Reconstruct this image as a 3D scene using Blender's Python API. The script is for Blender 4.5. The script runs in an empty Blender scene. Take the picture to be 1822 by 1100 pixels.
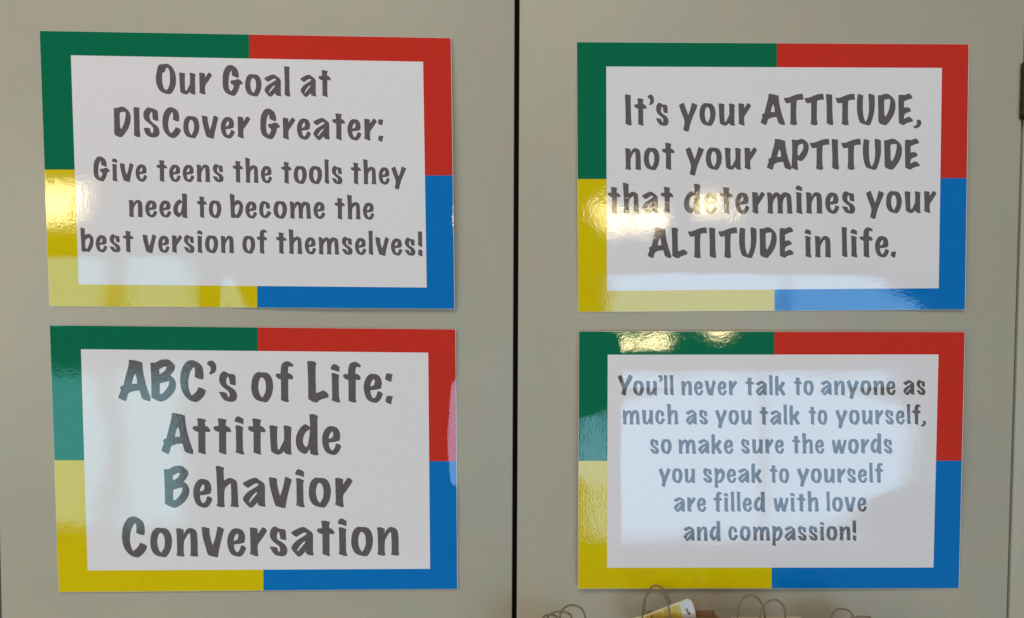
import bpy, bmesh, math, random
import numpy as np
from mathutils import Vector, Matrix, Euler
from mathutils.geometry import delaunay_2d_cdt

sc = bpy.context.scene
C = sc.collection

# ------------------------------------------------------------------ camera
W, H, F = 1822.0, 1100.0, 1400.0            # photograph size and focal length in its pixels
CAM_D = 0.90                                # metres from the cabinet doors
cam_data = bpy.data.cameras.new("camera")
cam_data.sensor_width = 36.0
cam_data.lens = F / W * 36.0
cam_data.clip_start = 0.01
cam_data.clip_end = 200.0
cam = bpy.data.objects.new("camera", cam_data)
C.objects.link(cam)
YAW, PITCH, ROLL = math.radians(-1.6), math.radians(-2.3), math.radians(0.25)
cam.matrix_world = (Matrix.Translation((-0.02, -CAM_D, 1.436)) @ Matrix.Rotation(YAW, 4, 'Z')
                    @ Matrix.Rotation(math.pi/2 + PITCH, 4, 'X') @ Matrix.Rotation(ROLL, 4, 'Z'))
sc.camera = cam
cam_data.dof.use_dof = True                 # focused on the posters, so the room mirrored in them goes soft
cam_data.dof.focus_distance = 0.905
cam_data.dof.aperture_fstop = 3.5
CM = cam.matrix_world.copy()
RM = np.array(CM.to_3x3()); CO = np.array(CM.translation)

def on_plane(u, v, Y=0.0):
    """where the sight line through a spot of the photograph meets the upright plane y = Y"""
    u = np.asarray(u, float); v = np.asarray(v, float)
    d = np.stack([(u-W/2)/F, -(v-H/2)/F, -np.ones_like(u)], -1) @ RM.T
    t = (Y-CO[1])/d[..., 1]
    return CO + d*t[..., None]
def spot(u, v, Y=0.0): return Vector(on_plane(u, v, Y).tolist())

# ------------------------------------------------------------------ light
world = bpy.data.worlds.new("World"); sc.world = world; world.use_nodes = True
bg = world.node_tree.nodes["Background"]
bg.inputs[0].default_value = (0.60, 0.54, 0.47, 1); bg.inputs[1].default_value = 0.17
sc.view_settings.view_transform = 'Standard'; sc.view_settings.look = 'None'
sc.view_settings.exposure = 0.09; sc.view_settings.gamma = 1

ROOM = 3.5                                   # distance of the window wall behind the photographer
def mirror_pt(u, v, dist=ROOM):
    """place in the room whose reflection in a flat door shows at a spot of the photograph"""
    p = on_plane(u, v)
    q = CO + (p-CO)*((CAM_D+dist)/CAM_D)
    return Vector((q[0], -q[1], q[2]))
def area(name, u0, u1, v0, v1, col, radiance, dist=ROOM, shape='RECTANGLE'):
    a, b = mirror_pt(u0, v0, dist), mirror_pt(u1, v1, dist)
    L = bpy.data.lights.new(name, 'AREA'); L.shape = shape
    L.size = abs(b.x-a.x); L.size_y = abs(a.z-b.z)
    ar = L.size*L.size_y*(math.pi/4 if shape in ('ELLIPSE', 'DISK') else 1)
    L.color = col; L.energy = radiance*ar*math.pi
    o = bpy.data.objects.new(name, L); C.objects.link(o)
    o.location = (a+b)/2; o.rotation_euler = (math.pi/2, 0, 0)      # -Z towards +Y
    return o
def area_at(name, loc, target, size, col, radiance):
    L = bpy.data.lights.new(name, 'AREA'); L.shape = 'RECTANGLE'
    L.size, L.size_y = size; L.color = col; L.energy = radiance*size[0]*size[1]*math.pi
    o = bpy.data.objects.new(name, L); C.objects.link(o); o.location = loc
    o.rotation_euler = (Vector(target)-Vector(loc)).to_track_quat('-Z', 'Y').to_euler()
    return o
WCOL = (0.37, 0.68, 1.0)
area("window_light", 1078, 1378, 657, 952, WCOL, 6.1)
area("window_light", 1398, 1612, 657, 952, WCOL, 6.1)
area("window_light", -160, 178, 657, 935, (0.27, 0.80, 0.95), 3.7)
area("window_light", 215, 338, 657, 935, (0.27, 0.80, 0.95), 3.7)
LCOL = (1.0, 0.80, 0.42)
area("warm_lamp", 92, 134, 324, 390, LCOL, 40, shape='ELLIPSE')
area("warm_lamp", 1068, 1104, 372, 404, LCOL, 40, shape='ELLIPSE')
area("warm_lamp", 1108, 1180, 376, 404, LCOL, 40, shape='ELLIPSE')
area("warm_lamp", 1246, 1298, 350, 388, LCOL, 40, shape='ELLIPSE')
area_at("overhead_fill", (-0.8, -3.0, 4.1), (0, 0, 1.2), (3.4, 1.3), (1.0, 0.92, 0.83), 5.0)  # large soft fill added high behind the camera, evens the light on the doors
area_at("side_light", (-3.2, -2.4, 1.40), (0, 0, 1.2), (1.7, 1.5), (1.0, 0.92, 0.82), 3.9)

# ------------------------------------------------------------------ materials
def N(nt, t, **kw):
    n = nt.nodes.new(t)
    for k, v in kw.items():
        if k in n.inputs: n.inputs[k].default_value = v
        else: setattr(n, k, v)
    return n
def base(name, col, rough, spec=0.5):
    m = bpy.data.materials.new(name); m.use_nodes = True
    nt = m.node_tree; b = nt.nodes["Principled BSDF"]
    b.inputs["Base Color"].default_value = (*col, 1); b.inputs["Roughness"].default_value = rough
    b.inputs["Specular IOR Level"].default_value = spec
    return m, nt, b
def mottle(nt, b, col, scale, amt, tint=(1.0, 1.0, 1.0), detail=4):
    tc = N(nt, 'ShaderNodeTexCoord')
    n = N(nt, 'ShaderNodeTexNoise', Scale=scale, Detail=detail, Roughness=0.6)
    nt.links.new(tc.outputs["Object"], n.inputs["Vector"])
    r = N(nt, 'ShaderNodeMapRange'); r.inputs["From Min"].default_value = 0.3; r.inputs["From Max"].default_value = 0.7
    nt.links.new(n.outputs["Fac"], r.inputs["Value"])
    mx = N(nt, 'ShaderNodeMix', data_type='RGBA')
    mx.inputs["A"].default_value = (*[c*(1-amt) for c in col], 1)
    mx.inputs["B"].default_value = (*[c*(1+amt)*t for c, t in zip(col, tint)], 1)
    nt.links.new(r.outputs["Result"], mx.inputs["Factor"])
    nt.links.new(mx.outputs["Result"], b.inputs["Base Color"])
    return tc, mx
def bump(nt, b, tc, scale, dist, strength=1.0, detail=2.0, prev=None):
    n = N(nt, 'ShaderNodeTexNoise', Scale=scale, Detail=detail, Roughness=0.55)
    nt.links.new(tc.outputs["Object"], n.inputs["Vector"])
    bp = N(nt, 'ShaderNodeBump', Strength=strength, Distance=dist)
    nt.links.new(n.outputs["Fac"], bp.inputs["Height"])
    if prev: nt.links.new(prev.outputs["Normal"], bp.inputs["Normal"])
    nt.links.new(bp.outputs["Normal"], b.inputs["Normal"])
    return bp

def gloss_print(name, col, amt=0.035):
    """printed colour under glossy laminating film"""
    m, nt, b = base(name, col, 0.035)
    tc, _ = mottle(nt, b, col, 160, amt, detail=6)
    p = bump(nt, b, tc, 90, 0.000035)
    bump(nt, b, tc, 420, 0.000036, prev=p)
    return m
M = {}
M['white'] = gloss_print('laminated_white_print', (0.865, 0.825, 0.845), 0.012)
M['green'] = gloss_print('laminated_green_print', (0.0, 0.165, 0.078))
M['red'] = gloss_print('laminated_red_print', (0.66, 0.034, 0.020), 0.05)
M['yellow'] = gloss_print('laminated_yellow_print', (0.76, 0.58, 0.0))
M['blue'] = gloss_print('laminated_blue_print', (0.0, 0.188, 0.57))
M['ink'] = gloss_print('laminated_dark_grey_ink', (0.140, 0.121, 0.124), 0.10)

def paint_mat():
    col = (0.463, 0.424, 0.338)
    m, nt, b = base('beige_cabinet_paint', col, 0.42, 0.4)
    tc, mx = mottle(nt, b, col, 9, 0.022, (1.0, 1.0, 0.98), detail=3)
    n = N(nt, 'ShaderNodeTexNoise', Scale=330.0, Detail=5.0, Roughness=0.7)
    nt.links.new(tc.outputs["Object"], n.inputs["Vector"])
    r = N(nt, 'ShaderNodeMapRange'); r.inputs["To Min"].default_value = 0.93; r.inputs["To Max"].default_value = 1.07
    nt.links.new(n.outputs["Fac"], r.inputs["Value"])
    n2 = N(nt, 'ShaderNodeTexNoise', Scale=22.0, Detail=3.0)       # faint warm / greenish blotches
    mp = N(nt, 'ShaderNodeMapping'); mp.inputs["Location"].default_value = (3, 7, 1)
    nt.links.new(tc.outputs["Object"], mp.inputs["Vector"]); nt.links.new(mp.outputs["Vector"], n2.inputs["Vector"])
    cr = N(nt, 'ShaderNodeValToRGB')
    cr.color_ramp.elements[0].position = 0.35; cr.color_ramp.elements[0].color = (0.965, 1.01, 0.985, 1)
    cr.color_ramp.elements[1].position = 0.65; cr.color_ramp.elements[1].color = (1.03, 0.99, 0.985, 1)
    nt.links.new(n2.outputs["Fac"], cr.inputs["Fac"])
    v1 = N(nt, 'ShaderNodeVectorMath', operation='MULTIPLY'); v2 = N(nt, 'ShaderNodeVectorMath', operation='SCALE')
    nt.links.new(mx.outputs["Result"], v1.inputs[0]); nt.links.new(cr.outputs["Color"], v1.inputs[1])
    nt.links.new(v1.outputs[0], v2.inputs[0]); nt.links.new(r.outputs["Result"], v2.inputs["Scale"])
    nt.links.new(v2.outputs[0], b.inputs["Base Color"])
    p = bump(nt, b, tc, 35, 0.0006, 0.35); bump(nt, b, tc, 700, 0.00006, 0.6, 4, p)
    return m
M['paint'] = paint_mat()
def simple(name, col, rough, scale=60, amt=0.08, bscale=300, bdist=0.0001, spec=0.5):
    m, nt, b = base(name, col, rough, spec)
    tc, _ = mottle(nt, b, col, scale, amt); bump(nt, b, tc, bscale, bdist)
    return m
M['dark'] = simple('cabinet_inside_shade', (0.012, 0.010, 0.010), 0.8)  # near-black colour stands in for the shade behind the door gaps
M['hinge'] = simple('dark_bronze_hinge', (0.030, 0.022, 0.014), 0.5, spec=0.25)
M['kraft'] = simple('brown_kraft_paper', (0.30, 0.165, 0.085), 0.85, 40, 0.12, 500, 0.0003, 0.2)
M['cream'] = simple('cream_paper', (0.62, 0.54, 0.40), 0.85, 40, 0.05, 500, 0.0003, 0.2)
M['cord'] = simple('twisted_paper_cord', (0.24, 0.185, 0.12), 0.9, 300, 0.25, 1500, 0.0004, 0.1)
M['cardwhite'] = simple('white_card', (0.66, 0.66, 0.68), 0.4, 60, 0.02)
M['cardgold'] = simple('golden_yellow_card', (0.62, 0.45, 0.07), 0.4, 130, 0.25)
M['cardcream'] = simple('cream_card_edge', (0.72, 0.64, 0.42), 0.6, 60, 0.05)
M['cardbrown'] = simple('brown_print', (0.25, 0.13, 0.05), 0.5, 60, 0.1)
M['counter'] = simple('laminate_counter', (0.62, 0.58, 0.50), 0.6, 12, 0.06)

# ------------------------------------------------------------------ helpers
def link(name, me, parent=None):
    o = bpy.data.objects.new(name, me); C.objects.link(o)
    if parent: o.parent = parent
    return o
def thing(name, label, cat, loc, group=None):
    o = link(name, None); o.location = loc; o.empty_display_size = 0.02
    o['label'] = label; o['category'] = cat
    if group: o['group'] = group
    return o
def mesh_obj(name, bm, mat, parent=None, smooth=False):
    me = bpy.data.meshes.new(name); bm.to_mesh(me); bm.free()
    me.materials.append(mat)
    if smooth:
        for p in me.polygons: p.use_smooth = True
    return link(name, me, parent)
def box_bm(x0, x1, y0, y1, z0, z1, bev=0.0, seg=2):
    bm = bmesh.new()
    vs = bmesh.ops.create_cube(bm, size=1)['verts']
    for v in vs:
        v.co = Vector(((x0+x1)/2+v.co.x*(x1-x0), (y0+y1)/2+v.co.y*(y1-y0), (z0+z1)/2+v.co.z*(z1-z0)))
    if bev: bmesh.ops.bevel(bm, geom=bm.edges[:], offset=bev, segments=seg, affect='EDGES', profile=0.5)
    return bm
def tube_bm(pts, r, n=8, bm=None, twist=0.0):
    bm = bm or bmesh.new(); rings = []
    for i, p in enumerate(pts):
        t = (pts[min(i+1, len(pts)-1)]-pts[max(i-1, 0)]).normalized()
        a = t.cross(Vector((0, 1, 0)));  a = a.normalized() if a.length > 1e-4 else Vector((1, 0, 0))
        b = t.cross(a).normalized(); ring = []
        for k in range(n):
            an = 2*math.pi*k/n + twist*i
            rr = r*(1+0.22*math.cos(2*(an-twist*i)+twist*2*i)) if twist else r
            ring.append(bm.verts.new(p + a*math.cos(an)*rr + b*math.sin(an)*rr))
        rings.append(ring)
    for r0, r1 in zip(rings, rings[1:]):
        for k in range(n): bm.faces.new((r0[k], r0[(k+1) % n], r1[(k+1) % n], r1[k]))
    bm.faces.new(rings[0][::-1]); bm.faces.new(rings[-1])
    return bm

# ------------------------------------------------------------------ cabinet
xl_edge = spot(2.4, 1095).x; g0 = spot(913.4, 550).x; g1 = spot(922.2, 550).x
xr_edge = spot(1808.0, 550).x; fr = spot(1813.5, 550).x
ZB, ZT = 0.70, 2.15
cab = thing('cabinet', 'beige painted two-door cabinet carrying four colourful posters', 'cabinet', (0, 0, ZB))
def L(v): return v-ZB
mesh_obj('door', box_bm(xl_edge, g0, 0.0, 0.018, 0.0, ZT-ZB, 0.0012, 3), M['paint'], cab, True)
mesh_obj('door', box_bm(g1, xr_edge, 0.0, 0.018, 0.0, ZT-ZB, 0.0012, 3), M['paint'], cab, True)
mesh_obj('frame', box_bm(fr, fr+0.06, 0.0005, 0.02, -0.02, ZT-ZB+0.02, 0.0015, 3), M['paint'], cab, True)
mesh_obj('frame', box_bm(xl_edge-0.065, xl_edge-0.005, 0.0005, 0.02, -0.02, ZT-ZB+0.02, 0.0015, 3), M['paint'], cab, True)
bmr = box_bm(xr_edge+0.0002, fr-0.0002, 0.006, 0.018, -0.01, ZT-ZB)      # rebate the door closes against
mesh_obj('door_stop', bmr, M['paint'], cab)
mesh_obj('carcass', box_bm(xl_edge-0.06, fr+0.055, 0.022, 0.42, -0.02, ZT-ZB+0.02), M['dark'], cab)
# hinge on the right edge
hx = spot(1819.5, 165).x
ht, hb = spot(1815, 113).z-ZB, spot(1815, 213.5).z-ZB
hg = mesh_obj('hinge', box_bm(hx-0.0005, hx+0.016, -0.0012, 0.0004, hb+0.003, ht-0.002, 0.0003, 1), M['hinge'], cab)
def lathe_bm(cx, cy, prof, n=20):
    bm = bmesh.new(); rings = []
    for r, z in prof:
        rings.append([bm.verts.new((cx+r*math.cos(2*math.pi*k/n), cy+r*math.sin(2*math.pi*k/n), z)) for k in range(n)])
    for a, b in zip(rings, rings[1:]):
        for k in range(n): bm.faces.new((a[k], a[(k+1) % n], b[(k+1) % n], b[k]))
    return bm
R_ = 0.0044
prof = [(0.0002, hb-0.0005), (R_*0.75, hb), (R_, hb+0.0035), (R_, hb+0.003)]
nk = 5; hh = (ht-hb-0.006)/nk
for k in range(nk):
    z = hb+0.003+k*hh
    prof += [(R_*0.86, z), (R_, z+0.0006), (R_, z+hh-0.0006), (R_*0.86, z+hh)]
prof += [(R_, ht-0.002), (R_*0.7, ht), (0.0002, ht+0.0003)]
mesh_obj('barrel', lathe_bm(hx, -0.0035, prof), M['hinge'], hg, True)

# ------------------------------------------------------------------ lettering (hand brushed capitals and lower case)
G = {}
def g(ch, basel, unit, lb, rb, outs, holes=()):
    mx = min(p[0] for o in outs for p in o)
    w = (max(p[0] for o in outs for p in o)-mx)/unit
    f = lambda o: [((x-mx)/unit, (y-basel)/unit) for x, y in o]
    G[ch] = (w, lb/735, rb/735, [f(o) for o in outs], [f(o) for o in holes])
g('A', 885, 735, 0, -38, [[(290,150),(400,160),(528,195),(545,370),(590,570),(640,730),(675,830),(668,890),(600,875),(525,840),(500,765),(480,700),(400,705),(290,745),(262,820),(240,885),(190,875),(105,830),(125,760),(150,690),(135,660),(150,625),(195,605),(250,380),(285,240)]],
  [[(400,395),(425,470),(437,575),(345,580),(370,470)]])
g('B', 885, 735, 35, 38, [[(730,200),(820,195),(900,150),(1000,138),(1060,150),(1150,230),(1160,300),(1125,370),(1080,420),(1150,490),(1180,570),(1165,680),(1100,780),(1020,850),(940,890),(860,880),(745,820),(745,600),(738,400),(730,260)]],
  [[(885,320),(960,275),(1015,268),(990,330),(940,375),(890,405)], [(895,570),(980,545),(1058,525),(1050,600),(1000,680),(940,745),(895,755)]])
g('C', 890, 735, 34, 24, [[(1455,155),(1540,180),(1615,235),(1650,300),(1665,420),(1655,500),(1580,490),(1505,455),(1510,380),(1505,290),(1480,285),(1430,370),(1402,480),(1395,600),(1420,720),(1455,785),(1510,740),(1550,690),(1570,635),(1640,655),(1705,690),(1690,755),(1640,830),(1560,895),(1500,900),(1400,860),(1310,760),(1265,650),(1250,500),(1270,340),(1330,220),(1390,170)]])
g("'", 888, 735, -8, 8, [[(10,215),(30,180),(90,158),(140,185),(175,250),(170,340),(130,385),(65,412),(48,385),(75,340),(72,280),(40,245)]])
g('s', 895, 735, 36, 36, [[(215,420),(260,365),(310,360),(380,400),(450,405),(488,440),(495,520),(498,605),(440,600),(390,580),(380,510),(365,455),(345,460),(328,530),(340,590),(400,630),(470,680),(510,740),(520,800),(500,865),(450,898),(390,898),(300,875),(250,820),(215,760),(195,720),(260,722),(335,740),(355,800),(370,825),(385,780),(370,720),(300,665),(240,610),(205,540),(203,480)]])
g('o', 900, 735, 31, 31, [[(880,375),(960,378),(1050,385),(1110,430),(1145,500),(1165,600),(1155,720),(1120,820),(1060,905),(1000,908),(900,885),(830,840),(785,750),(770,650),(780,530),(810,440)]],
  [[(970,468),(1010,510),(1030,590),(1025,720),(970,830),(925,770),(900,660),(905,560),(935,480)]])
g('f', 895, 735, 10, 20, [[(1195,420),(1215,395),(1285,395),(1290,290),(1320,210),(1390,175),(1450,185),(1515,235),(1505,280),(1450,262),(1425,290),(1418,385),(1470,400),(1515,450),(1500,500),(1425,495),(1425,820),(1440,880),(1420,905),(1360,895),(1290,865),(1295,800),(1290,498),(1250,490),(1205,450)]])
g('L', 908, 735, 35, 0, [[(110,185),(180,175),(240,185),(285,220),(268,280),(268,500),(275,745),(350,720),(400,695),(460,730),(500,780),(490,825),(400,850),(330,880),(290,915),(210,900),(135,855),(130,500),(120,260)]])
g('i', 905, 735, 35, 34, [[(530,290),(560,235),(610,228),(690,275),(685,370),(610,345),(535,325)], [(540,390),(600,388),(690,425),(675,480),(678,700),(682,820),(705,905),(650,910),(540,870),(555,820),(552,600),(548,450)]])
g('e', 905, 735, 30, 22, [[(1280,395),(1380,420),(1430,490),(1445,570),(1432,655),(1350,680),(1242,692),(1250,760),(1285,830),(1320,820),(1350,770),(1365,710),(1420,715),(1465,755),(1430,840),(1370,905),(1300,910),(1200,870),(1145,780),(1120,660),(1130,550),(1170,460),(1220,410)]],
  [[(1305,490),(1320,540),(1305,600),(1240,625),(1250,560),(1280,510)]])
g(':', 905, 735, 14, 20, [[(1520,395),(1570,388),(1640,410),(1625,460),(1615,540),(1560,525),(1500,490),(1510,440)], [(1530,795),(1580,785),(1645,800),(1625,860),(1610,940),(1560,925),(1508,890),(1515,840)]])
g('.', 925, 735, 14, 20, [[(1530,795),(1580,785),(1645,800),(1625,860),(1610,940),(1560,925),(1508,890),(1515,840)]])
g('t', 825, 735, 25, 25, [[(620,345),(650,325),(712,322),(708,250),(695,190),(760,185),(865,210),(845,260),(845,318),(890,335),(940,395),(930,432),(850,428),(852,780),(870,830),(820,828),(715,790),(722,740),(720,430),(670,415),(630,385)]])
g('u', 832, 735, 35, 34, [[(395,320),(450,310),(555,335),(540,390),(540,600),(550,745),(580,740),(610,680),(650,600),(660,540),(658,400),(645,330),(700,312),(805,350),(790,400),(788,760),(805,825),(770,840),(690,820),(655,775),(620,815),(570,838),(500,825),(430,780),(415,600),(405,400)]])
g('d', 838, 735, 31, 30, [[(1108,120),(1190,115),(1265,150),(1258,240),(1260,500),(1262,750),(1278,840),(1230,855),(1130,830),(1118,740),(1080,800),(1050,830),(980,815),(900,740),(870,620),(880,500),(930,390),(980,330),(1040,290),(1125,340),(1120,240)]],
  [[(1120,390),(1112,500),(1085,660),(1055,710),(1020,670),(998,610),(1010,520),(1050,440)]])
g('h', 825, 735, 30, 35, [[(1048,90),(1100,82),(1205,120),(1192,180),(1200,345),(1290,298),(1370,320),(1425,370),(1440,500),(1452,740),(1465,810),(1440,828),(1305,810),(1325,750),(1325,560),(1318,395),(1260,440),(1215,500),(1205,600),(1205,740),(1215,820),(1130,825),(1055,790),(1080,750),(1078,600),(1070,400),(1060,200)]])
g('a', 823, 735, 36, 28, [[(40,385),(100,350),(200,305),(270,298),(345,345),(425,420),(430,600),(432,740),(445,815),(390,815),(310,790),(295,740),(250,790),(200,830),(150,825),(80,750),(40,690),(50,640),(110,560),(200,500),(300,435),(310,405),(260,400),(190,440),(130,480),(80,450),(40,410)]],
  [[(285,555),(290,575),(230,650),(155,740),(145,715),(200,630),(250,575)]])
g('v', 835, 735, 24, 24, [[(495,300),(560,302),(640,325),(645,420),(670,540),(695,630),(735,520),(765,390),(785,290),(850,310),(905,345),(885,420),(840,600),(808,750),(795,850),(740,848),(640,820),(605,790),(560,640),(515,470)]])
g('r', 850, 735, 40, 5, [[(795,335),(850,328),(940,350),(940,440),(990,370),(1015,325),(1070,340),(1110,390),(1060,470),(1000,560),(945,640),(942,760),(955,850),(900,850),(795,805),(808,750),(805,600),(800,420)]])
g('n', 852, 735, 38, 33, [[(1165,345),(1220,335),(1310,365),(1305,445),(1340,380),(1395,335),(1460,340),(1525,380),(1550,460),(1560,620),(1560,760),(1570,850),(1520,855),(1420,840),(1430,780),(1430,600),(1420,430),(1390,440),(1340,520),(1310,600),(1308,760),(1320,850),(1270,855),(1170,830),(1185,770),(1182,600),(1175,420)]])
g('O', 942, 825, 32, 32, [[(170,185),(230,140),(310,135),(390,120),(470,145),(550,210),(605,300),(645,430),(655,580),(640,720),(590,840),(520,930),(450,942),(330,920),(230,860),(150,740),(110,580),(115,440),(140,300)]],
  [[(410,225),(450,265),(480,350),(490,520),(480,680),(430,800),(395,830),(340,800),(300,700),(280,560),(285,370),(350,345),(375,270)]])
g('G', 975, 815, 32, 22, [[(375,160),(450,180),(540,250),(585,350),(600,440),(590,495),(540,495),(450,455),(405,430),(410,330),(390,318),(350,400),(330,530),(325,700),(345,800),(385,860),(430,810),(460,720),(440,690),(400,670),(365,600),(400,570),(480,560),(570,530),(640,560),(700,630),(685,665),(625,680),(600,780),(550,900),(490,975),(440,980),(340,950),(240,890),(180,780),(165,600),(175,400),(220,270),(290,180)]])
g('D', 938, 822, 36, 30, [[(110,150),(200,148),(290,115),(380,120),(470,180),(540,260),(570,360),(570,500),(530,650),(460,780),(350,920),(290,940),(200,910),(125,850),(120,600),(112,300)]],
  [[(275,290),(320,262),(430,255),(430,380),(395,540),(350,650),(312,715),(285,660),(278,500)]])
g('I', 938, 822, 36, 36, [[(650,130),(700,122),(820,140),(815,250),(822,500),(828,750),(845,900),(825,940),(740,925),(665,885),(670,700),(665,400),(655,250)]])
g('l', 938, 822, 34, 34, [[(x*0.84, y) for x, y in ((650,130),(700,122),(830,140),(815,250),(822,500),(828,750),(845,900),(825,940),(740,925),(665,885),(670,700),(665,400),(655,250))]])
g('S', 938, 822, 34, 30, [[(1040,120),(1130,145),(1240,180),(1305,230),(1320,350),(1330,490),(1260,490),(1170,450),(1160,350),(1155,270),(1130,250),(1090,320),(1085,400),(1120,480),(1180,550),(1270,610),(1335,690),(1360,790),(1345,870),(1280,925),(1190,940),(1080,920),(1000,870),(950,780),(920,690),(1000,675),(1090,690),(1120,790),(1155,830),(1185,770),(1180,680),(1130,610),(1040,540),(960,470),(915,380),(920,280),(960,190)]])
g('T', 945, 838, 8, 8, [[(620,215),(740,210),(850,165),(1000,115),(1130,105),(1150,270),(1060,268),(970,290),(960,500),(962,800),(985,920),(930,950),(860,945),(780,905),(800,850),(805,600),(805,350),(710,365),(665,330)]])
g('U', 952, 838, 32, 34, [[(1145,120),(1230,130),(1300,165),(1285,230),(1280,500),(1295,700),(1340,850),(1365,850),(1410,740),(1435,600),(1440,400),(1425,150),(1450,110),(1530,125),(1595,160),(1598,350),(1590,550),(1550,740),(1500,890),(1460,955),(1400,955),(1280,920),(1200,880),(1150,740),(1120,560),(1118,350),(1130,200)]])
g('P', 938, 838, 36, 8, [[(765,120),(830,118),(900,135),(1000,105),(1070,110),(1150,170),(1205,250),(1215,360),(1180,500),(1120,610),(1030,705),(970,695),(915,680),(920,800),(935,940),(870,940),(755,880),(765,700),(775,500),(775,250)]],
  [[(930,310),(970,260),(1060,230),(1070,320),(1040,430),(960,550),(928,550),(920,440)]])
g('E', 960, 845, 38, 22, [[(1030,150),(1090,135),(1200,145),(1290,105),(1340,115),(1405,190),(1390,245),(1300,265),(1180,320),(1180,485),(1280,475),(1330,500),(1370,560),(1340,600),(1250,630),(1190,680),(1175,790),(1240,755),(1310,730),(1370,765),(1425,830),(1400,865),(1320,885),(1230,920),(1170,965),(1110,940),(1035,905),(1030,600),(1025,350)]])
g(',', 955, 845, -34, 10, [[(1525,805),(1600,805),(1640,860),(1625,950),(1560,1020),(1470,1045),(1405,990),(1480,960),(1520,910),(1510,850)]])
g('b', 738, 680, 34, 31, [[(55,70),(100,62),(185,100),(185,270),(230,240),(280,232),(350,265),(400,340),(415,420),(400,560),(350,670),(290,740),(250,735),(215,715),(170,740),(85,705),(80,500),(65,250)]],
  [[(300,345),(315,420),(285,540),(235,655),(195,600),(190,440),(230,370)]])
g('c', 735, 680, 31, 24, [[(990,248),(1080,280),(1140,320),(1160,390),(1150,475),(1060,455),(1050,400),(1040,335),(1010,340),(985,430),(980,540),(1000,645),(1030,650),(1070,590),(1090,535),(1140,530),(1200,575),(1170,630),(1100,715),(1020,730),(930,680),(880,590),(870,450),(890,340),(930,270)]])
g('m', 520, 735, 38, 33, [[(0,15),(50,5),(125,30),(125,90),(160,40),(215,5),(280,15),(335,70),(375,25),(430,5),(500,15),(570,60),(595,150),(605,320),(612,440),(625,515),(580,525),(480,510),(492,450),(485,280),(470,110),(440,130),(400,200),(385,300),(385,440),(395,520),(340,520),(250,505),(265,440),(260,260),(245,110),(215,130),(160,220),(145,300),(145,440),(158,520),(100,522),(10,500),(25,440),(22,260),(12,100)]])
g('w', 768, 560, 20, 20, [[(245,395),(330,395),(340,470),(355,590),(385,500),(410,380),(490,390),(495,470),(520,590),(555,500),(575,380),(655,400),(640,490),(600,640),(575,775),(520,775),(470,750),(455,680),(440,640),(420,700),(395,770),(340,765),(295,740),(270,600),(250,480)]])
g('k', 588, 560, 32, 18, [[(1465,70),(1500,45),(1560,70),(1555,180),(1560,330),(1610,270),(1650,205),(1700,215),(1735,260),(1690,340),(1655,400),(1700,470),(1755,550),(1700,595),(1650,570),(1600,480),(1565,440),(1555,500),(1560,590),(1500,595),(1465,575),(1465,400),(1460,200)]])
g('p', 588, 560, 28, 31, [[(430,180),(490,180),(550,220),(620,185),(680,225),(725,310),(720,420),(680,520),(610,590),(560,590),(530,580),(535,660),(545,735),(490,725),(435,705),(450,640),(450,400),(445,260)]],
  [[(600,310),(635,340),(630,420),(590,500),(545,545),(535,480),(550,380),(570,330)]])
g('y', 878, 218, 16, 14, [[(1210,735),(1245,718),(1260,758),(1278,805),(1290,770),(1305,718),(1345,735),(1335,765),(1300,845),(1280,920),(1258,918),(1240,905),(1250,865),(1245,830),(1225,780)]])
g('Y', 655, 555, 5, -22, [[(140,155),(200,105),(250,120),(280,210),(315,345),(355,290),(400,190),(435,110),(480,105),(545,155),(520,230),(440,370),(385,470),(365,560),(360,660),(300,650),(235,610),(250,550),(270,480),(240,400),(180,270)]])
g('!', 838, 668, 34, 20, [[(1255,180),(1310,178),(1370,190),(1372,400),(1375,610),(1320,590),(1258,550),(1262,350)], [(1270,670),(1320,665),(1385,700),(1378,760),(1385,850),(1330,855),(1260,805),(1265,740)]])

def soften(poly, sub):
    """round the smooth stretches of an outline, keep its corners"""
    n = len(poly); P = [np.array(p) for p in poly]; out = []
    corner = []
    for i in range(n):
        a = P[i]-P[i-1]; b = P[(i+1) % n]-P[i]
        c = np.dot(a, b)/(np.linalg.norm(a)*np.linalg.norm(b)+1e-12)
        corner.append(c < math.cos(math.radians(52)))
    for i in range(n):
        p0, p1, p2, p3 = P[i-1], P[i], P[(i+1) % n], P[(i+2) % n]
        out.append(tuple(p1))
        if corner[i]: p0 = 2*p1-p2
        if corner[(i+1) % n]: p3 = 2*p2-p1
        if corner[i] and corner[(i+1) % n]: continue
        for k in range(1, sub+1):
            t = k/(sub+1)
            q = 0.5*((2*p1)+(-p0+p2)*t+(2*p0-5*p1+4*p2-p3)*t*t+(-p0+3*p1-3*p2+p3)*t**3)
            out.append(tuple(q))
    return out

def set_word(word, xl, xr, yl, yr, cap, sub):
    """outlines of one word between xl and xr standing on the line (yl .. yr)"""
    pen = 0; items = []
    for i, ch in enumerate(word):
        w, lb, rb, outs, holes = G[ch]
        if i: pen += lb
        items.append((pen, ch)); pen += w
        last = pen
        pen += rb
    s = (xr-xl)/(last*cap)
    so, sh = [], []
    for px, ch in items:
        w, lb, rb, outs, holes = G[ch]
        for src, dst in ((outs, so), (holes, sh)):
            for o in src:
                q = []
                for x, y in soften(o, sub):
                    X = xl+(px+x)*cap*s; t = (X-xl)/(xr-xl)
                    q.append((X, yl+(yr-yl)*t+y*cap))
                dst.append(q)
    return so, sh

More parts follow.
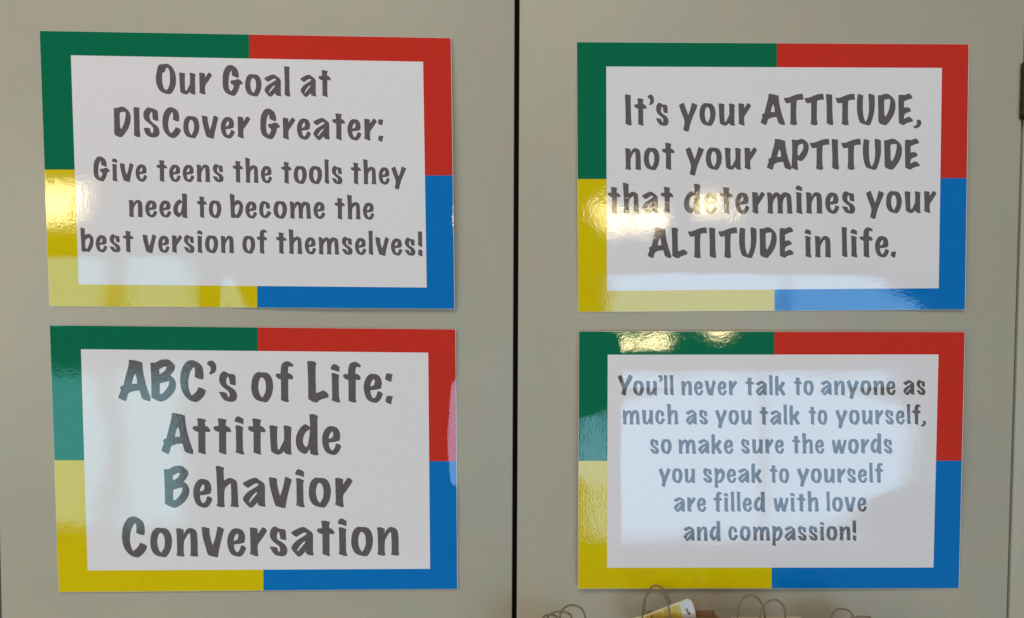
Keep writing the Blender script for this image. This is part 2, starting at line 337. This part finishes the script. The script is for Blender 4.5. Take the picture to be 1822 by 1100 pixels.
# ------------------------------------------------------------------ posters
def sm(a, b, x):
    t = np.clip((x-a)/(b-a), 0, 1); return t*t*(3-2*t)
def ism(a, b, x):
    """running integral of sm(a, b, .)"""
    t = np.clip((x-a)/(b-a), 0, 1)
    return (b-a)*(t**3-t**4/2) + np.maximum(x-b, 0)
def waves(seed, amp=0.0028):
    r = random.Random(seed); ws = []
    for k in range(9):
        lam = r.uniform(90, 330); th = r.uniform(0, math.pi); ws.append((math.cos(th)*2*math.pi/lam, math.sin(th)*2*math.pi/lam, r.uniform(0, 6.28), amp*lam/6.28*r.uniform(.4, 1)))
    def f(x, y):
        h = 0
        for a, b, p, m in ws: h = h+m*np.sin(a*x+b*y+p)
        return h
    return f
wTL, wBL, wTR, wBR = waves(3), waves(11), waves(5), waves(8, 0.0014)
# how each laminated sheet bellies and curls off the door (all lengths in photograph pixels, about 0.64 mm)
def fade(a, b, x):
    """height whose slope is 1 before a and eases to 0 at b"""
    return x - ism(a, b, x) - (a+b)/2
def h_TL(x, y):
    h = wTL(x, y) + 0.030*(fade(230, 330, y))
    h = h - 0.092*ism(425, 462, y)*(1-0.75*sm(330, 620, x))
    h = h - 1.1*np.exp(-((x-392)/22)**2-((y-540)/45)**2)
    h = h - 0.135*ism(796, 806, x)
    return h
def h_BL(x, y):
    h = wBL(x, y)
    w = sm(640, 690, y)*(1-sm(850, 900, y))
    h = h - 0.155*ism(783, 806, x+4*np.sin(y/40+1))*w - 0.15*ism(798, 810, x)*sm(930, 960, y)*(1-0.6*sm(1000, 1040, y))
    h = h + 0.026*fade(590, 650, y)*+ 1.2*np.exp(-((y-585)/12)**2-((x-100)/26)**2)
    return h
def h_TR(x, y):
    k = 1-0.13*sm(1380, 1600, x)-0.55*sm(1560, 1700, x)
    h = wTR(x, y) + 0.030*(fade(240, 330, y)) - 0.088*ism(452, 498, y)*k
    return h
def h_BR(x, y):
    s = np.clip((y-590)/66, 0, 1)
    h = wBR(x, y) + 0.1015*(fade(620, 664, y)+52)*(1-0.2*(1-sm(1080, 1104, x))-0.085*sm(1190, 1240, x)-0.45*sm(1330, 1480, x)) - 0.05*ism(965, 1010, y)
    gg = -np.clip(800-y, 0, 110)**2/220
    h = h + 0.033*((x-1350)/250)**2*gg
    h = h - 0.00010*(np.maximum(x-1400, 0))**2*sm(850, 960, y)
    h = h - 0.026*fade(1040, 1100, x)*sm(715, 745, y)*(1-0.5*sm(835, 870, y))
    return h

PX = CAM_D/F
def poster(label, outer, inner, split, lines, hf, sub, cell=8.0):
    """outer, inner: corners tl tr br bl;  split: top x, right y, bottom x, left y (outer, inner ends share them)"""
    o, i = [np.array(p, float) for p in outer], [np.array(p, float) for p in inner]
    def lerp_x(a, b, x): t = (x-a[0])/(b[0]-a[0]); return a+(b-a)*t
    def lerp_y(a, b, y): t = (y-a[1])/(b[1]-a[1]); return a+(b-a)*t
    st, sr, sb, sl = split
    to, ti = lerp_x(o[0], o[1], st), lerp_x(i[0], i[1], st)
    ro, ri = lerp_y(o[1], o[2], sr), lerp_y(i[1], i[2], sr)
    bo, bi = lerp_x(o[3], o[2], sb), lerp_x(i[3], i[2], sb)
    lo, li = lerp_y(o[0], o[3], sl), lerp_y(i[0], i[3], sl)
    regions = [('green', [o[0], to, ti, i[0], li, lo]), ('red', [to, o[1], ro, ri, i[1], ti]),
               ('blue', [ro, o[2], bo, bi, i[2], ri]), ('yellow', [bo, o[3], lo, li, i[3], bi])]
    polys = []                                    # (key, polygon, hole?)
    for k, (c, pl) in enumerate(regions): polys.append((('border', c), pl, False))
    polys.append((('panel', 0), [i[0], ti, i[1], ri, i[2], bi, i[3], li], False))
    for n, ln in enumerate(lines):
        for w in ln[1]:
            a, b = set_word(w[0], w[1], w[2], w[3], w[4], ln[0], sub)
            for q in a: polys.append((('text', n), q, False))
            for q in b: polys.append((('text', n), q, True))
    verts, edges = [], []
    def addpoly(pl):
        s = len(verts); verts.extend([tuple(map(float, p)) for p in pl])
        edges.extend([(s+k, s+(k+1) % len(pl)) for k in range(len(pl))])
    def dense(pl):
        out = []
        for a, b in zip(pl, pl[1:]+pl[:1]):
            n = max(1, int(round(np.linalg.norm(b-a)/cell)))
            out += [a+(b-a)*k/n for k in range(n)]
        return out
    for key, pl, hole in polys: addpoly(dense(pl) if key[0] != 'text' else pl)
    # a regular net of extra points so that the sheet can bend
    nu = int((o[1][0]-o[0][0])/cell); nv = int((o[3][1]-o[0][1])/cell)
    for a in range(0, nu+1):
        for b in range(0, nv+1):
            u, v = a/nu, b/nv
            p = (o[0]*(1-u)+o[1]*u)*(1-v)+(o[3]*(1-u)+o[2]*u)*v
            if 0 < a < nu and 0 < b < nv: verts.append(tuple(p))
    # extra points along the outer edge
    for a, b, m in ((o[0], o[1], nu), (o[1], o[2], nv), (o[2], o[3], nu), (o[3], o[0], nv)): pass
    vo, eo, fo, _, _, _ = delaunay_2d_cdt([Vector(v) for v in verts], edges, [], 0, 1e-4, False)
    V = np.array([(v.x, v.y) for v in vo]); T = np.array([list(f) for f in fo])
    cen = V[T].mean(1)
    def inside(pl):
        pl = np.array(pl); r = np.zeros(len(cen), bool)
        lo_, hi_ = pl.min(0), pl.max(0)
        idx = np.where((cen >= lo_).all(1) & (cen <= hi_).all(1))[0]
        c = cen[idx]; rr = np.zeros(len(idx), bool)
        for a, b in zip(pl, np.roll(pl, -1, 0)):
            cnd = (a[1] > c[:, 1]) != (b[1] > c[:, 1])
            with np.errstate(divide='ignore', invalid='ignore'):
                xx = (b[0]-a[0])*(c[:, 1]-a[1])/(b[1]-a[1])+a[0]
            rr ^= cnd & (c[:, 0] < xx)
        r[idx] = rr; return r
    keys = [None]*len(T); owner = np.full(len(T), -1)
    klist = []
    for key, pl, hole in polys:
        m = inside(pl)
        if hole: key = ('panel', 0)
        if key not in klist: klist.append(key)
        owner[m] = klist.index(key)
    # positions and normals of the bent sheet
    h0 = hf(V[:, 0], V[:, 1]).min()
    def pos(P, off=0.0):
        q = on_plane(P[:, 0], P[:, 1], -(hf(P[:, 0], P[:, 1])-h0+1.2)*PX)
        q[:, 1] -= off
        return q
    def nrm(P):
        e = 0.5
        hx = (hf(P[:, 0]+e, P[:, 1])-hf(P[:, 0]-e, P[:, 1]))/(2*e)
        hy = (hf(P[:, 0], P[:, 1]+e)-hf(P[:, 0], P[:, 1]-e))/(2*e)
        n = np.stack([-hx, -np.ones_like(hx), hy], 1)
        return n/np.linalg.norm(n, axis=1)[:, None]
    cen0 = on_plane(*np.mean(o, 0)); origin = Vector((cen0[0], 0, cen0[2]))
    root = thing('poster', label, 'poster', origin, 'laminated posters with four-colour borders')
    P3 = pos(V)-np.array(origin); NN = nrm(V)
    def part(name, sel, mat, lab=None):
        t = T[sel]; used, inv = np.unique(t, return_inverse=True); t = inv.reshape(t.shape)
        p = P3[used]
        # faces must look at the viewer (-y)
        a, b, c = p[t[:, 0]], p[t[:, 1]], p[t[:, 2]]
        flip = np.cross(b-a, c-a)[:, 1] > 0
        t[flip] = t[flip][:, ::-1]
        me = bpy.data.meshes.new(name); me.from_pydata(p.tolist(), [], t.tolist())
        for pg in me.polygons: pg.use_smooth = True
        me.normals_split_custom_set_from_vertices(NN[used].tolist())
        me.materials.append(mat)
        ob = link(name, me, root)
        if lab: ob['label'] = lab
        return ob
    for k, key in enumerate(klist):
        sel = owner == k
        if not sel.any(): continue
        if key[0] == 'border': part('border_section', sel, M[key[1]], key[1]+' quarter of the border')
        elif key[0] == 'panel': part('panel', sel, M['white'], 'white middle of the poster')
        else: part('text_line', sel, M['ink'], 'dark grey words "%s"' % ' '.join(w[0] for w in lines[key[1]][1]))
    # the sheet itself: its back and its thin cut edge
    m = 0.9
    oo = [o[0]+(-m*.5, -m*.5), o[1]+(m, -m*.5), o[2]+(m, m*.5), o[3]+(-m*.5, m*.5)]
    nu2, nv2 = nu, nv
    vs, fs = [], []
    gr = np.array([[(oo[0]*(1-a/nu2)+oo[1]*a/nu2)*(1-b/nv2)+(oo[3]*(1-a/nu2)+oo[2]*a/nu2)*(b/nv2) for a in range(nu2+1)] for b in range(nv2+1)]).reshape(-1, 2)
    f_ = pos(gr, -0.00018)-np.array(origin); b_ = pos(gr, -0.00060)-np.array(origin)
    vs = f_.tolist()+b_.tolist(); K = len(gr); q = nu2+1
    for b in range(nv2):
        for a in range(nu2):
            s = b*q+a; fs.append((s, s+q, s+q+1, s+1)); fs.append((K+s, K+s+1, K+s+q+1, K+s+q))
    for a in range(nu2):
        fs.append((a, a+1, K+a+1, K+a)); s = nv2*q+a; fs.append((s+1, s, K+s, K+s+1))
    for b in range(nv2):
        s = b*q; fs.append((s+q, s, K+s, K+s+q)); s = b*q+nu2; fs.append((s, s+q, K+s+q, K+s))
    me = bpy.data.meshes.new('backing'); me.from_pydata(vs, [], fs); me.materials.append(M['white'])
    link('backing', me, root)
    return root

poster('laminated poster about giving teens tools, above the ABC poster on the left door',
       [(70.5,55),(802,68),(808.5,549.5),(88,545)], [(126,98.5),(752.8,110),(759.3,511.8),(140,506.2)], (443.3,312.3,457.5,302),
       [(54.5, [('Our',277.3,377.5,167.5,168.3),('Goal',396,516.4,170,172.3),('at',534.8,588.8,172,172.5)]),
        (54.3, [('DISCover',202.4,445.5,244.2,246.3),('Greater:',463.2,682.6,247.4,250.4)]),
        (44.3, [('Give',166.3,262.1,322.5,323.3),('teens',278.2,398,323.6,324.3),('the',413.8,484.5,325,326.2),('tools',500,609.4,326.8,327.8),('they',623.8,722.7,328,328.8)]),
        (43.6, [('need',228.9,334,386.4,387.4),('to',350,394,387.6,388),('become',408.7,579,388.4,389.6),('the',595,666.3,390.4,391)]),
        (43.8, [('best',142.9,237.6,448.6,449.2),('version',253.7,416.6,449.6,450.6),('of',431.2,475.2,451,451.4),('themselves!',490.7,752,451.8,455.2)])],
       h_TL, 1)
poster('laminated poster with ABC\'s of Life in the largest letters, lower on the left door',
       [(88.5,579),(810.3,586.3),(813.5,1047.9),(104.9,1053.7)], [(144,621.5),(761.9,627.7),(765.3,1012.3),(155.8,1015.3)], (458.8,820.8,468.5,819.2),
       [(73.5, [("ABC's",210.5,422,713.6,714.8),('of',447,522,714.8,715),('Life:',546,699.5,715.6,716.2)]),
        (73.0, [('Attitude',287,607.5,807.8,809)]),
        (73.0, [('Behavior',291.8,627.6,903,902.2)]),
        (72.0, [('Conversation',217,710.5,991,988.6)])],
       h_BL, 2)
poster('laminated poster about attitude, aptitude and altitude, upper on the right door',
       [(1026.5,75.2),(1723.6,79),(1716.8,550.4),(1029.1,555.2)], [(1078.7,118.5),(1676,121),(1670.3,513),(1079.8,517.5)], (1382.3,317,1378,318.8),
       [(55.8, [("It's",1111.8,1189.7,223.6,223.8),('your',1208,1336.6,223.6,223.5),('ATTITUDE,',1353.2,1639.5,222.8,223)]),
        (55.0, [('not',1112,1200.4,302.4,302.2),('your',1219.5,1347.3,302,301.8),('APTITUDE',1364.3,1636.8,302.2,302.2)]),
        (54.4, [('that',1081.2,1198.2,380.2,380.2),('determines',1217,1521.8,380.6,380.2),('your',1540.7,1666.4,379.2,378.8)]),
        (54.4, [('ALTITUDE',1152.3,1412.7,459.4,459),('in',1431.6,1478.7,458.2,458.2),('life.',1497.3,1595,458,457.8)])],
       h_TR, 1)
poster('laminated poster with the smallest text, about talking to yourself, lower on the right door',
       [(1030.3,590),(1716.7,591),(1705.9,1046.7),(1029,1047.3)], [(1081.3,631.3),(1669.9,630.9),(1660.9,1010),(1080.2,1010.4)], (1377.8,819.8,1373,820.2),
       [(36.8, [("You'll",1099.3,1199,703.8,703.8),('never',1211.9,1311.9,703.8,703.8),('talk',1325.7,1398.2,704,704),('to',1412,1448,703.6,703.4),('anyone',1460.4,1594,703.4,703.2),('as',1607.2,1646.9,703,703)]),
        (36.6, [('much',1107.5,1207.3,755.5,755.5),('as',1220.3,1259.5,755.6,755.6),('you',1272.2,1337.9,755.6,755.8),('talk',1351,1424,756.2,756),('to',1438.4,1472.3,755.8,755.8),('yourself,',1486,1647.7,755.6,755.4)]),
        (36.6, [('so',1156.4,1195.3,807.6,807.6),('make',1206.8,1305.3,807.6,807.6),('sure',1318.3,1395.6,807.5,807.4),('the',1408.8,1467,807.4,807.4),('words',1480.2,1587.9,807.4,807.2)]),
        (36.4, [('you',1171.9,1237.3,859.5,859.5),('speak',1250.8,1356.4,859.3,859.4),('to',1369,1404.3,859.6,859.6),('yourself',1418,1571.5,859.6,859.4)]),
        (36.4, [('are',1199,1257.2,910.9,910.9),('filled',1269,1361.7,910.8,910.8),('with',1376.5,1457.2,910.6,910.6),('love',1470.2,1542.4,910.6,910.4)]),
        (36.2, [('and',1216.4,1282.6,962.6,962.5),('compassion!',1295.9,1523.9,962.3,961.9)])],
       h_BR, 1)

# ------------------------------------------------------------------ counter and the paper bags standing on it
YB = -0.055                                     # depth of the row of bags
ztop = spot(1400, 1106, YB).z
BH = 0.105; ZC = ztop-BH
ct = mesh_obj('counter', box_bm(-0.75, 0.75, -0.17, -0.022, ZC-0.03, ZC, 0.002), M['counter'])
ct['kind'] = 'structure'

def bag(label, u0, u1, vtop, mat, loops, dy=0.0, depth=0.034):
    """small open paper bag, its top rim seen at vtop from u0 to u1; loops: (u0, u1, vpeak, side, lean)"""
    Y0 = YB+dy
    a, b = spot(u0, vtop, Y0), spot(u1, vtop, Y0)
    root = thing('paper_bag', label, 'bag', ((a.x+b.x)/2, Y0, ZC), 'small paper bags with cord handles along the counter')
    hw = (b.x-a.x)/2; top = (a.z+b.z)/2-ZC; tl = a.z-ZC; tr = b.z-ZC
    bm = bmesh.new(); th = 0.0005; d0, d1 = -depth, 0.0
    rnd = random.Random(int(u0))
    zs = [0.0, 0.35, 0.7, 1.0]; rings = []
    for inner in (0, 1):
        e = th if inner else 0
        rs = []
        for t in (zs if not inner else zs[::-1]):
            pts = []
            for (x, y) in ((-hw+e, d0+e), (-hw/3, d0+e), (hw/3, d0+e), (hw-e, d0+e), (hw-e-0.0035*t, (d0+d1)/2), (hw-e, d1-e), (hw/3, d1-e), (-hw/3, d1-e), (-hw+e, d1-e), (-hw+e+0.0035*t, (d0+d1)/2)):
                zz = (tl+(tr-tl)*(x+hw)/(2*hw))*t if t > 0 else (th if inner else 0)
                bow = 0.0012*t*math.sin((x/hw)*2.1+rnd.random()*0.4)
                pts.append(bm.verts.new((x, y+bow, zz)))
            rs.append(pts)
        rings += rs
    for r0, r1 in zip(rings, rings[1:]):
        n = len(r0)
        for k in range(n): bm.faces.new((r0[k], r0[(k+1) % n], r1[(k+1) % n], r1[k]))
    bm.faces.new(rings[0][::-1]); bm.faces.new(rings[-1])
    mesh_obj('bag_body', bm, mat, root)
    for lu0, lu1, vp, back, lean in loops:
        Yl = Y0-(0.0012 if back else depth-0.0012)
        p0, p1, pk = spot(lu0, 1100, Yl), spot(lu1, 1100, Yl), spot((lu0+lu1)/2+lean, vp, Yl)
        zb = ZC+top-0.012
        pts = []
        n = 34; zr = min(p0.z, p1.z)-0.001
        legs = 5
        for k in range(legs): pts.append(Vector((p0.x, Yl, zb+(zr-zb)*k/legs)))
        for k in range(n+1):
            an = math.pi*(1-k/n); cx = (p0.x+p1.x)/2; rx = (p1.x-p0.x)/2
            s = math.sin(an)**0.85 if math.sin(an) > 0 else 0
            pts.append(Vector((cx+rx*math.cos(an)+(pk.x-cx)*s, Yl-0.004*s*(1 if not back else -0.6), zr+(pk.z-zr)*s)))
        for k in range(1, legs+1): pts.append(Vector((p1.x, Yl, zr+(zb-zr)*k/legs)))
        bmt = tube_bm([p-Vector(root.location) for p in pts], 0.00092, 8, twist=0.55)
        mesh_obj('handle', bmt, M['cord'], root, True)
    return root
bag('leftmost paper bag, only the top of one low brown handle loop showing', 946, 1000, 1150, M['kraft'], [(966,992,1095.5,True,0)], dy=-0.030)
bag('paper bag left of the one holding the golden card, two overlapping dark handle loops', 984, 1056, 1132, M['kraft'], [(996,1041,1078.5,True,0), (974,1017,1085.5,False,0)], dy=0.0)
bag('brown paper bag with a golden and white card leaning out under its tall handle loops', 1150, 1272.5, 1086.5, M['kraft'],
    [(1147,1197,1043.5,True,-4), (1143,1192,1046.5,False,-3)], dy=0.020, depth=0.020)
bag('cream paper bag with two side-by-side handle loops below the blue border', 1300, 1425, 1098, M['cream'], [(1312,1361,1060.5,True,0), (1352,1397,1064.5,False,0)], dy=0.0)
bag('rightmost paper bag, one rounded handle loop and one low loop just showing', 1462, 1562, 1128, M['kraft'], [(1479.5,1518.5,1085,True,0), (1512,1549,1094.5,False,0)], dy=0.0)

# card leaning out of the brown bag
Yc = YB+0.020-0.011
cd = thing('card', 'golden yellow card with a white end tilted inside the brown paper bag', 'card', spot(1200, 1110, Yc))
def card_part(name, quad, y0, y1, mat, parent=cd):
    bm = bmesh.new(); o = Vector(cd.location)
    f = [bm.verts.new(spot(u, v, Yc)-o+Vector((0, y0, 0))) for u, v in quad]
    b = [bm.verts.new(spot(u, v, Yc)-o+Vector((0, y1, 0))) for u, v in quad]
    n = len(quad)
    bm.faces.new(f); bm.faces.new(b[::-1])
    for k in range(n): bm.faces.new((f[k], b[k], b[(k+1) % n], f[(k+1) % n]))
    bmesh.ops.recalc_face_normals(bm, faces=bm.faces)
    return mesh_obj(name, bm, mat, parent)
card_part('card_sheet', [(1127,1101),(1150,1094.5),(1190,1078.5),(1216,1069),(1223,1066),(1229,1068),(1233,1074),(1237,1088),(1243,1130),(1180,1150),(1136,1132)], 0.0, 0.0016, M['cardcream'])
card_part('gold_print', [(1133,1103),(1163,1092),(1196,1080),(1209,1077),(1214,1098),(1216,1120),(1160,1135)], -0.0003, -0.00002, M['cardgold'])
card_part('white_print', [(1210,1076.5),(1216,1071),(1223,1068),(1228,1069.5),(1231.5,1075),(1235.5,1088),(1239,1110),(1217,1117),(1215,1098)], -0.0003, -0.00002, M['cardwhite'])
card_part('printed_mark', [(1219,1084.5),(1222,1082),(1224,1083.5),(1223,1086),(1225,1089),(1222,1088.5)], -0.0006, -0.00035, M['cardbrown'])
card_part('printed_mark', [(1222,1090),(1225,1087.5),(1229,1091),(1227,1094.5),(1224,1093)], -0.0006, -0.00035, M['cardbrown'])
